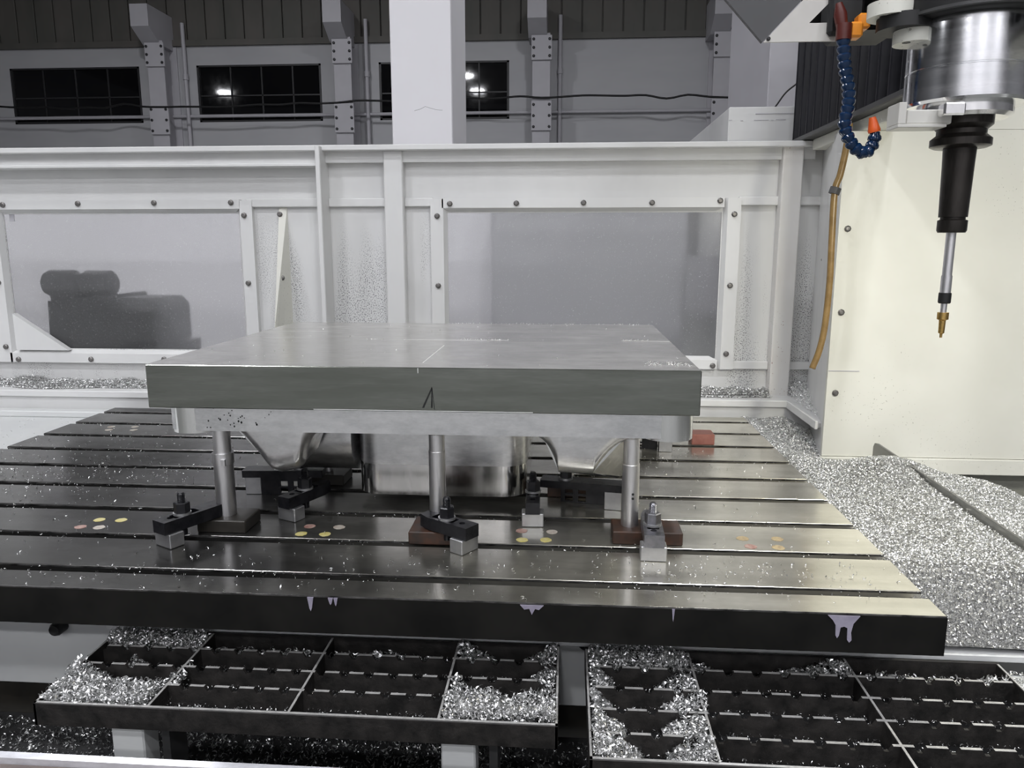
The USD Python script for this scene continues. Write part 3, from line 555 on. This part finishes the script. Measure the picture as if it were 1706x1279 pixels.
TH = thing('tool_holder', 'black slim tool holder with thin shaft and brass-tipped probe hanging from the spindle', 'tool holder', (sx, sy, .48))
part(TH, 'flange', lathe([(0, .878), (.050, .878), (.050, .868), (.041, .860), (.041, .852), (.0505, .844), (.0505, .832), (.044, .829), (.030, .828), (0, .828)], sx, sy, 56), 'holder_black', 30)
part(TH, 'body', lathe([(0, .829), (.0275, .829), (.0265, .80), (.0242, .706), (0, .706)], sx, sy, 40), 'holder_black', 30)
part(TH, 'collet_nut', lathe([(0, .707), (.021, .707), (.021, .702), (.0252, .700), (.0252, .682), (.023, .678), (0, .678)], sx, sy, 36), 'holder_black', 30)
part(TH, 'shaft', lathe([(0, .679), (.0085, .679), (.0085, .60), (.0095, .598), (.0095, .566), (0, .566)], sx, sy, 24), 'jack_steel', 30)
part(TH, 'collar', lathe([(0, .567), (.0105, .567), (.0110, .565), (.0110, .549), (.0095, .547), (0, .547)], sx, sy, 24), 'rubber_black', 30)
part(TH, 'stem', lathe([(0, .548), (.0055, .548), (.0055, .529), (0, .529)], sx, sy, 20), 'jack_steel', 30)
part(TH, 'probe', lathe([(0, .530), (.0100, .530), (.0100, .517), (.0060, .515), (.0052, .491), (.0025, .489), (.0022, .482), (0, .482)], sx, sy, 24), 'brass', 30, label='brass probe tip')

HD = thing('head_hood', 'angular grey sheet-metal hood hanging in from the top beside the spindle', 'hood', (.4, 1.7, 1.3))
part(HD, 'front_plate', prism([(.371, 1.040), (.455, 1.040), (.508, 1.040), (.508, 1.073), (.455, 1.073), (.70, 1.32), (.634, 1.32)], 'y', 1.595, 1.60), 'hood_light', False)
part(HD, 'side_plate', prism([(.370, 1.041), (.632, 1.32), (.112, 1.32)], 'y', 1.60, 1.612), 'hood_grey', False, label='dark grey pointed plate')
part(HD, 'dark_opening', prism([(.452, 1.075), (.72, 1.075), (.72, 1.34), (.71, 1.34)], 'y', 1.66, 1.68), 'rubber_black', False)  # black sheet standing in for the shade inside the hood opening
part(HD, 'bolt', bolt_x(.380, 1.595, 1.046, .004), 'frame_dark')
# coolant hose
CH = thing('coolant_hose', 'blue segmented coolant hose hooking round to an orange nozzle', 'hose', (.506, 1.55, 1.03))
hp = catmull([(.506, 1.55, 1.032), (.512, 1.55, .985), (.523, 1.55, .942), (.524, 1.55, .910), (.519, 1.55, .885), (.527, 1.55, .858), (.543, 1.55, .836), (.560, 1.55, .826), (.573, 1.55, .838), (.578, 1.55, .857), (.576, 1.55, .868)], 30)
seg = np.concatenate([[0], np.cumsum(np.linalg.norm(np.diff(hp, axis=0), axis=1))])
s = 0.0
while s < seg[-1]-.008:
    a = np.array([np.interp(s, seg, hp[:, k]) for k in range(3)]); b = np.array([np.interp(min(s+.0135, seg[-1]), seg, hp[:, k]) for k in range(3)])
    L_ = np.linalg.norm(b-a)
    part(CH, 'hose_segment', lathe_axis([(0, -.001), (.0105, -.001), (.0125, .002), (.0118, L_*.55), (.0092, L_*.8), (.0088, L_+.002), (0, L_+.002)], a, b-a, 20), 'hose_blue', 40)
    s += .0135
part(CH, 'nozzle', lathe_axis([(0, 0), (.0105, 0), (.0115, .004), (.010, .010), (.006, .028), (0, .028)], (.576, 1.55, .865), (-.22, 0, 1), 20), 'nozzle_orange', 30)
part(CH, 'connector', lathe_axis([(0, 0), (.014, 0), (.014, .028), (0, .028)], (.506, 1.55, 1.030), (0, 0, 1), 16), 'fitting_red', 30, label='dark red hose connector')
V = thing('valve_fitting', 'orange and red plastic valve fitting at the top of the blue hose', 'valve', (.53, 1.56, 1.06))
part(V, 'valve_body', bx(.516, .540, 1.545, 1.575, 1.034, 1.062, .004), 'fitting_orange', False)
part(V, 'valve_cap', bx(.532, .554, 1.55, 1.58, 1.050, 1.078, .004), 'fitting_orange', False)
part(V, 'manifold', bx(.488, .552, 1.58, 1.64, 1.048, 1.16, .006), 'rubber_black', False)
part(V, 'tap', lathe_axis([(0, 0), (.010, 0), (.012, .03), (.006, .05), (0, .05)], (.508, 1.565, 1.05), (-.2, 0, 1), 14), 'fitting_red', 30)
BH = thing('brown_hose', 'translucent brown hose hanging down the corner beside the cream housing', 'hose', (.83, 2.5, .26))
bp = catmull([(.853, 2.5, 1.02), (.849, 2.5, .951), (.837, 2.5, .870), (.824, 2.5, .816), (.826, 2.5, .670), (.829, 2.5, .539), (.824, 2.5, .40), (.812, 2.5, .32), (.794, 2.5, .262)], 8)
part(BH, 'tube', tube(bp, .0105, 10), 'hose_brown', True)
part(BH, 'clip', lathe_axis([(0, 0), (.017, 0), (.017, .02), (0, .02)], (.827, 2.5, .83), (-.3, 0, -1), 12), 'hood_grey', 30)

# ================================================================ gratings in front
def grating(name, label, x0, x1, y0, y1, divs, rows, notch, legs):
    g_ = thing(name, label, 'grating', ((x0+x1)/2, (y0+y1)/2, -.23))
    ZT = -.170
    t = .004
    fr = part(g_, 'front_bar', bx(x0, x1, y0, y0+.008, -.215, ZT, .001), 'grate_black', False)
    part(fr, 'edge_strip', bx(x0+.001, x1-.001, y0+.002, y0+.0075, ZT-.0003, ZT+.0006), 'grate_bright', False)  # bright strip along the top of the bar
    part(g_, 'rear_bar', bx(x0, x1, y1-.006, y1, -.215, ZT+.002, .001), 'grate_black', False)
    for xx in (x0, x1-.006):
        b_ = part(g_, 'side_bar', bx(xx, xx+.006, y0, y1, -.215, ZT, .001), 'grate_black', False)
        part(b_, 'edge_strip', bx(xx+.001, xx+.005, y0+.002, y1-.002, ZT-.0003, ZT+.0006), 'grate_bright', False)
    for xx in divs:
        b_ = part(g_, 'divider', bx(xx-.003, xx+.003, y0+.008, y1-.006, -.212, ZT, .0008), 'grate_black', False)
        part(b_, 'edge_strip', bx(xx-.0022, xx+.0022, y0+.008, y1-.006, ZT-.0003, ZT+.0008), 'grate_bright', False)
    for yy in rows:
        xx, poly, caps = x0+.012, [(x0+.006, -.212), (x0+.006, ZT-.010)], []
        while xx+.035 < x1-.006:
            poly += [(xx, ZT-.010), (xx+.006, ZT), (xx+notch-.014, ZT), (xx+notch-.008, ZT-.010)]
            caps.append(bx(xx+.006, xx+notch-.014, yy-.003, yy+.003, ZT-.0003, ZT+.0006)); xx += notch
        poly += [(x1-.006, ZT-.010), (x1-.006, -.212)]
        b_ = part(g_, 'notched_bar', prism(poly, 'y', yy-.003, yy+.003), 'grate_black', False)
        for c_ in caps: part(b_, 'tooth_top', c_, 'grate_bright', False)
    part(g_, 'mesh_floor', bx(x0+.006, x1-.006, y0+.008, y1-.006, -.216, -.212), 'rubber_black', False)
    for lx in legs:
        part(g_, 'leg', bx(lx, lx+.062, y0+.01, y0+.06, -.4795, -.217, .003), 'base_grey', False)
        part(g_, 'leg_brace', bx(lx+.085, lx+.10, y0+.03, y0+.09, -.4795, -.217), 'rail_dark', False)
grating('step_grating', 'black notched step grating at lower left, its corner cells full of swarf', -.968, -.006, 1.203, 1.478, (-.752, -.490, -.218), (1.411, 1.343, 1.279), .0485, (-.83, -.215))
grating('step_grating', 'black steel step grating at the lower right running out of the picture', .046, .872, 1.120, 1.472, (.257, .569), (1.402, 1.330, 1.261, 1.192), .0545, (.12, .60))

SI = thing('door_sill', 'shiny steel door sill across the lower left foreground', 'sill', (-.7, 1.0, -.2))
part(SI, 'rail', prism([(-1.6, 1.03), (.3, 1.03), (.3, 1.045), (-1.6, 1.045)], 'z', -.30, -.150), 'sill_steel', False)
part(SI, 'tread', bx(-1.6, .3, .80, 1.03, -.170, -.160, .002), 'sill_brown', False, label='brownish sheet tread of the sill')
TR = solo('chip_trough', cat_(bx(-2.2, 1.8, 1.06, 1.615, -.50, -.48), bx(-2.2, 1.8, 1.06, 1.07, -.48, -.31)), 'rail_dark', 'dark chip trough under the step gratings', 'trough', smooth=False)
LP = thing('left_chute', 'pale sheet-metal chute left of the machine table', 'chute', (-2.4, 2.4, -.05))
part(LP, 'sheet', bx(-3.6, -1.848, 1.35, 2.985, -.052, -.046), 'base_grey', False)
part(LP, 'fold', bx(-3.6, -1.848, 2.93, 2.985, -.046, -.02, .004), 'base_grey', False)

ES = thing('end_chute', 'pale sheet beside the right end of the right grating, under spilled chips', 'chute', (1.2, 1.3, -.2))
part(ES, 'sheet', bx(.876, 1.8, 1.08, 1.48, -.206, -.2, .001), 'base_grey', False)
DP = thing('deflector_plate', 'thin steel plate standing on edge in the heap of swarf at the right', 'plate', (1.03, 2.0, -.05))
part(DP, 'plate', prism([(1.30, -.25), (1.30, .000), (2.515, .012), (2.535, .008), (2.545, -.006), (2.545, -.25)], 'x', 1.025, 1.031), 'steel_plate', False)

# ================================================================ swarf
def curl(seed):
    g_ = np.random.default_rng(seed); r = .0028+.0016*g_.random(); w = .0016+.0016*g_.random(); turn = math.radians(150+200*g_.random()); pit = .0015+.004*g_.random(); n = 7
    tw = .5*g_.standard_normal()
    a = np.linspace(0, turn, n); c = np.stack([r*np.cos(a), r*np.sin(a), pit*a/PI], 1)
    side = np.stack([np.sin(tw)*np.cos(a), np.sin(tw)*np.sin(a), np.full(n, math.cos(tw))], 1)*w*np.linspace(1, .6, n)[:, None]
    v = np.vstack([c-side/2, c+side/2]); f = []
    for i in range(n-1): f += [[i, i+1, n+i+1], [i, n+i+1, n+i]]
    v -= v.mean(0)
    return v, np.array(f)
def flake(seed):
    g_ = np.random.default_rng(seed); n = 5; L = .006+.004*g_.random(); w = .0025+.001*g_.random()
    t = np.linspace(-.5, .5, n); c = np.stack([t*L, np.zeros(n), .0022*np.cos(t*3)], 1); wv = w*np.array([.3, .9, 1, .8, .2])
    v = np.vstack([c-np.outer(wv, [0, .5, .1]), c+np.outer(wv, [0, .5, .1])]); f = []
    for i in range(n-1): f += [[i, i+1, n+i+1], [i, n+i+1, n+i]]
    return v, np.array(f)
PROTOS = [curl(1), curl(2), curl(3), flake(4), flake(5), curl(6)]
FLAKES = [flake(k) for k in (21, 22, 23, 24)]+[curl(25)]
def swarf(name, pts, label, seed, smin=.7, smax=1.4, flat=0.0, parent=None, PROTOS=PROTOS):
    path = numbered((parent or '/World')+'/'+name)
    pi = UsdGeom.PointInstancer.Define(stage, path)
    tag(pi.GetPrim(), label, None if parent else 'metal swarf', None, 'stuff')
    g_ = np.random.default_rng(seed); n = len(pts); rel = pi.CreatePrototypesRel()
    for k, (v, f) in enumerate(PROTOS):
        usdkit.mesh(stage, f'{path}/chip_{k:03d}' if k else f'{path}/chip', (v, f), MAT['chip'], True); rel.AddTarget(f'{path}/chip_{k:03d}' if k else f'{path}/chip')
    q = g_.standard_normal((n, 4))
    if flat: q[:, 1:3] *= (1-flat)
    q /= np.linalg.norm(q, axis=1, keepdims=True)
    pi.CreateProtoIndicesAttr(Vt.IntArray.FromNumpy(g_.integers(0, len(PROTOS), n).astype(np.int32)))
    pi.CreatePositionsAttr(Vt.Vec3fArray.FromNumpy(np.asarray(pts, np.float32)))
    pi.CreateOrientationsAttr(Vt.QuathArray([Gf.Quath(float(a), float(b), float(c), float(d)) for a, b, c, d in q]))
    s_ = g_.uniform(smin, smax, n).astype(np.float32); pi.CreateScalesAttr(Vt.Vec3fArray.FromNumpy(np.repeat(s_[:, None], 3, 1)))
    return path
# the great heap on the right
def inside(x, y):   # not inside the housing
    return ~((y > 2.60) & (x > .878+(y-2.6)*.2))
def hz(x, y):
    x, y = np.asarray(x, float), np.asarray(y, float)
    z = -.014-.062*np.clip((x-.70)/.2, 0, 1)*np.clip((y-2.3)/.3, 0, 1)
    z = z+.034*np.exp(-((x-.98)/.12)**2-((y-2.33)/.16)**2)
    z = z-.25*np.clip(x-1.05, 0, None)*(1-.5*np.clip((y-2.0)/.5, 0, 1))-.35*np.clip(x-1.32, 0, None)
    z = z-.03*np.clip((y-2.40)/.15, 0, 1)*(x > 1.03)
    z = z-.13*np.clip((1.60-y)/.11, 0, 1)**1.5
    z = z+.05*np.clip((y-2.62)/.3, 0, 1)*np.exp(-((x-.86)/.09)**2)
    return z+.010*(meshkit.fbm(np.stack([x*9, y*9, 0*x], -1), 3, 5)-.5)
nx, ny = 70, 110
X, Y = np.meshgrid(np.linspace(.69, 1.75, nx), np.linspace(1.49, 3.0, ny))
Zh = hz(X, Y); vv = np.stack([X.ravel(), Y.ravel(), Zh.ravel()-.004], 1)
ff = [[j*nx+i, j*nx+i+1, (j+1)*nx+i+1, (j+1)*nx+i] for j in range(ny-1) for i in range(nx-1)]
SH = thing('swarf_heap', 'broad glittering heap of silver swarf between the table and the cream housing', 'metal swarf', (0, 0, 0), kind='stuff')
ff = [q for q in ff if all(inside(vv[k, 0], vv[k, 1]) for k in q)]
hb = trimesh.Trimesh(vv, [t for q in ff for t in ((q[0], q[1], q[2]), (q[0], q[2], q[3]))], process=False); hb.remove_unreferenced_vertices()
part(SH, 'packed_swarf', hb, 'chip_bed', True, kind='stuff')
g = np.random.default_rng(11)
px, py = g.uniform(.692, 1.7, 128000), g.uniform(1.487, 3.0, 128000)
ok = inside(px, py) & (px-.69 < 1.25-(py-1.37)*.35) & ~((px > 1.02) & (px < 1.036) & (py < 2.55)); px, py = px[ok], py[ok]
swarf('loose_chips', np.stack([px, py, hz(px, py)+g.uniform(-.001, .004, len(px))], 1), None, 12, .55, 1.0, .55, SH, FLAKES)
# swarf on the ledges
g = np.random.default_rng(13)
def ledge(x0, x1, n, hgt, seed):
    g_ = np.random.default_rng(seed); xx = g_.uniform(x0, x1, n); t = g_.beta(1.1, 1.6, n); yy = 3.196-t*.14
    h_ = hgt*(.5+meshkit.noise(np.stack([xx*12, 0*xx, 0*xx], 1), seed))*(1-t)
    return np.stack([xx, yy, .048+g_.random(n)*h_], 1)
def ledge_thing(lab, x0, x1, n, seed):
    t = thing('ledge_swarf', lab, 'metal swarf', ((x0+x1)/2, 3.14, .046), kind='stuff')
    P0 = LOC[t]; xs_ = np.arange(x0, x1, .012); g_ = np.random.default_rng(seed); rows_ = []
    for v_ in np.linspace(0, 1, 6):
        hh = (.010+.020*meshkit.noise(np.stack([xs_*14, 0*xs_+v_*3, 0*xs_], 1), seed))*(1-v_)**.8
        rows_.append(np.stack([xs_, 3.198-v_*(.085+.05*meshkit.noise(np.stack([xs_*9, 0*xs_, 0*xs_], 1), seed+5)), .0465+hh], 1))
    V_ = np.vstack(rows_); m = len(xs_)
    F_ = [q for k in range(5) for i in range(m-1) for q in ([k*m+i, (k+1)*m+i, (k+1)*m+i+1], [k*m+i, (k+1)*m+i+1, k*m+i+1])]
    part(t, 'packed_swarf', trimesh.Trimesh(V_, F_, process=False), 'chip_bed', True, kind='stuff')
    idx = g_.integers(0, len(V_), n); pts = V_[idx]+np.stack([g_.uniform(-.007, .007, n), g_.uniform(-.008, .008, n), g_.uniform(.002, .008, n)], 1)
    swarf('loose_chips', pts-P0, None, seed+7, .7, 1.3, .3, t, FLAKES)
ledge_thing('line of swarf along the guard ledge left of the plate', -3.0, -1.02, 9000, 3)
ledge_thing('line of swarf along the guard ledge right of the plate', .25, .83, 2700, 4)
xx = g.uniform(.905, 1.0, 1600); yy = g.uniform(2.68, 3.19, 1600); okc = xx < .882+(yy-2.62)*.19
xx, yy = xx[okc], yy[okc]
swarf('ledge_swarf', np.stack([xx, yy, .050+g.random(len(xx))*(.012+.05*np.clip((yy-2.9)/.3, 0, 1))], 1), 'pile of swarf in the corner of the guard beside the cream housing', 16, .8, 1.3)
# loose chips on the table
g = np.random.default_rng(17); tp = []
def land_ok(y): return min(abs(y-s_) for s_ in slots) > .014
for cx, cy, sx_, sy_, n in ((-1.45, 2.0, .30, .14, 420), (-1.5, 2.3, .25, .2, 120), (-1.1, 1.5, .4, .12, 80), (-.5, 1.46, .35, .07, 70), (.0, 1.5, .3, .08, 90), (.42, 1.47, .18, .05, 160), (.35, 2.35, .16, .2, 140), (-.95, 1.37, .3, .03, 70), (-.2, 1.37, .5, .03, 40), (.4, 1.8, .15, .2, 60)):
    k = 0
    while k < n:
        a, b = cx+sx_*g.standard_normal(), cy+sy_*g.standard_normal()
        if TX0 < a < TX1 and TY0 < b < TY1 and land_ok(b): tp.append((a, b, .0022)); k += 1
        else: k += .2
swarf('table_swarf', np.array(tp), 'stray silver chips scattered over the machine table', 18, .35, .9)
tp = []
for s_ in slots:
    for k in range(190):
        a = g.uniform(TX0, TX1)
        if meshkit.noise(np.array([[a*7, s_*40, 0]]), 2)[0] > .45: tp.append((a, s_+g.choice([-.009, .010])+.002*g.standard_normal(), -.004+.004*g.random()))
swarf('slot_swarf', np.array(tp), 'fine chips caught along the table slots', 19, .4, .8)
tp = [(g.uniform(-.9, .27), 1.61+.9*g.random(), .3995) for k in range(50)]+[(-.30+.14*g.random(), 2.076+.004*g.standard_normal(), .3995) for k in range(26)]+[(.15+.08*g.random(), 2.088+.004*g.standard_normal(), .3995) for k in range(22)] + \
     [(.17+.10*g.random(), 1.64+.06*g.random(), .3995) for k in range(70)]+[(-.4+.68*g.random(), 2.515+.006*g.standard_normal(), .399) for k in range(60)]+[(-.56+.06*g.random(), 2.07, .399) for k in range(12)]
swarf('plate_swarf', np.array(tp), 'few bright chips lying on top of the aluminium plate', 20, .3, .75)
# swarf in the grating cells: (x0, x1, y0, y1, n, height, shape)
ZF = -.208
def cell(x0, x1, y0, y1, n, h, seed, mode='full'):
    g_ = np.random.default_rng(seed); xx, yy = g_.uniform(x0, x1, n), g_.uniform(y0, y1, n); u, v = (xx-x0)/(x1-x0), (yy-y0)/(y1-y0)
    prof_ = {'full': np.ones(n), 'mid': np.exp(-((u-.5)/.25)**2-((v-.45)/.4)**2), 'left': np.clip(1.15-u*1.25, 0, 1), 'right': np.clip(u*1.25-.1, 0, 1), 'front': np.clip(1.2-v*1.6, 0, 1),
             'ends': np.clip(np.abs(u-.5)*2.6-.3, 0, 1)}[mode]
    prof_ = prof_*(.75+.5*meshkit.noise(np.stack([xx*40, yy*40, 0*xx], 1), seed))
    t = g_.random(n)**.5; k = prof_ > .08
    return np.stack([xx, yy, ZF+.003+t*h*prof_], 1)[k]
CELLS = [(-.958, -.757, 1.415, 1.470, 1700, .046, 'full', 'swarf filling the rear left corner cell of the left grating'),
         (-.900, -.840, 1.350, 1.395, 260, .044, 'mid', 'small tuft of swarf in the second row of the left grating'),
         (-.958, -.760, 1.212, 1.275, 2300, .050, 'full', 'swarf heaped in the front left corner cell of the left grating'),
         (-.958, -.850, 1.275, 1.325, 800, .052, 'left', 'swarf spilling over the third row at the left end of the left grating'),
         (-.800, -.740, 1.270, 1.36, 340, .040, 'right', 'wisps of swarf along the first divider of the left grating'),
         (-.745, -.496, 1.415, 1.450, 700, .036, 'front', 'low drift of swarf in the second rear cell of the left grating'),
         (-.484, -.224, 1.415, 1.450, 700, .036, 'front', 'low drift of swarf in the third rear cell of the left grating'),
         (-.212, -.012, 1.415, 1.468, 900, .048, 'ends', 'two heaps of swarf in the rear right cell of the left grating'),
         (-.075, -.012, 1.348, 1.40, 260, .044, 'right', 'small heap of swarf at the right edge of the left grating, second row'),
         (-.212, -.150, 1.284, 1.338, 420, .046, 'left', 'heap of swarf beside the third divider of the left grating'),
         (-.075, -.012, 1.284, 1.33, 240, .044, 'right', 'small heap of swarf at the right edge of the left grating, third row'),
         (-.212, -.012, 1.212, 1.274, 2300, .050, 'full', 'swarf filling the front right corner cell of the left grating'),
         (.055, .252, 1.406, 1.464, 1800, .048, 'full', 'swarf filling the rear left cell of the right grating'),
         (.055, .110, 1.335, 1.395, 420, .046, 'left', 'small heap of swarf at the left edge of the right grating, second row'),
         (.175, .252, 1.335, 1.395, 420, .044, 'right', 'small heap of swarf before the first divider of the right grating, second row'),
         (.055, .100, 1.266, 1.322, 330, .046, 'left', 'small heap of swarf at the left edge of the right grating, third row'),
         (.180, .262, 1.266, 1.325, 600, .048, 'right', 'heap of swarf before the first divider of the right grating, third row'),
         (.055, .125, 1.198, 1.256, 560, .046, 'left', 'heap of swarf at the left edge of the right grating, fourth row'),
         (.170, .252, 1.198, 1.256, 650, .048, 'right', 'heap of swarf before the first divider of the right grating, fourth row'),
         (.055, .150, 1.128, 1.188, 850, .048, 'left', 'heap of swarf in the front left corner of the right grating'),
         (.165, .252, 1.128, 1.188, 800, .048, 'right', 'heap of swarf before the first divider in the front row of the right grating'),
         (.263, .340, 1.406, 1.45, 200, .03, 'left', 'thin swarf just past the first divider of the right grating'),
         (.400, .565, 1.406, 1.455, 800, .040, 'right', 'drift of swarf before the second divider of the right grating'),
         (.575, .860, 1.406, 1.450, 1000, .038, 'front', 'long drift of swarf along the rear right cell of the right grating')]
for i, (a, b, c, d, n, h, mode, lab) in enumerate(CELLS):
    swarf('swarf_pile', cell(a, b, c, d, n, h, 40+i, mode), lab, 70+i, .9, 1.7)
# thin dusting on the grating floors and the trough
g = np.random.default_rng(31)
dl = [(g.uniform(-.955, -.015), g.uniform(1.21, 1.47), ZF+.002) for k in range(4500)]
swarf('swarf_dusting', np.array(dl), 'sparse chips dusting the cells of the left grating', 32, .35, .8)
dl = [(g.uniform(.055, .865), g.uniform(1.13, 1.465), ZF+.002) for k in range(4200)]
swarf('swarf_dusting', np.array(dl), 'sparse chips dusting the cells of the right grating', 33, .35, .8)
dl = [(g.uniform(-2.0, .6), 1.09+.5*g.random(), -.478+.006*g.random()) for k in range(17000)]
swarf('trough_swarf', np.array(dl), 'chips littering the dark trough under the gratings', 34, .7, 1.5)
dl = [(g.uniform(-2.5, -1.86), g.uniform(1.8, 2.95), -.044) for k in range(260)]
swarf('chute_swarf', np.array(dl), 'few chips on the pale chute left of the table', 35, .4, .9)
dl = [(.885+.3*g.random(), 1.12+.35*g.random(), -.199+.02*g.random()) for k in range(4200)]
swarf('edge_swarf', np.array(dl), 'chips lying at the right end of the right grating', 36, .7, 1.3)
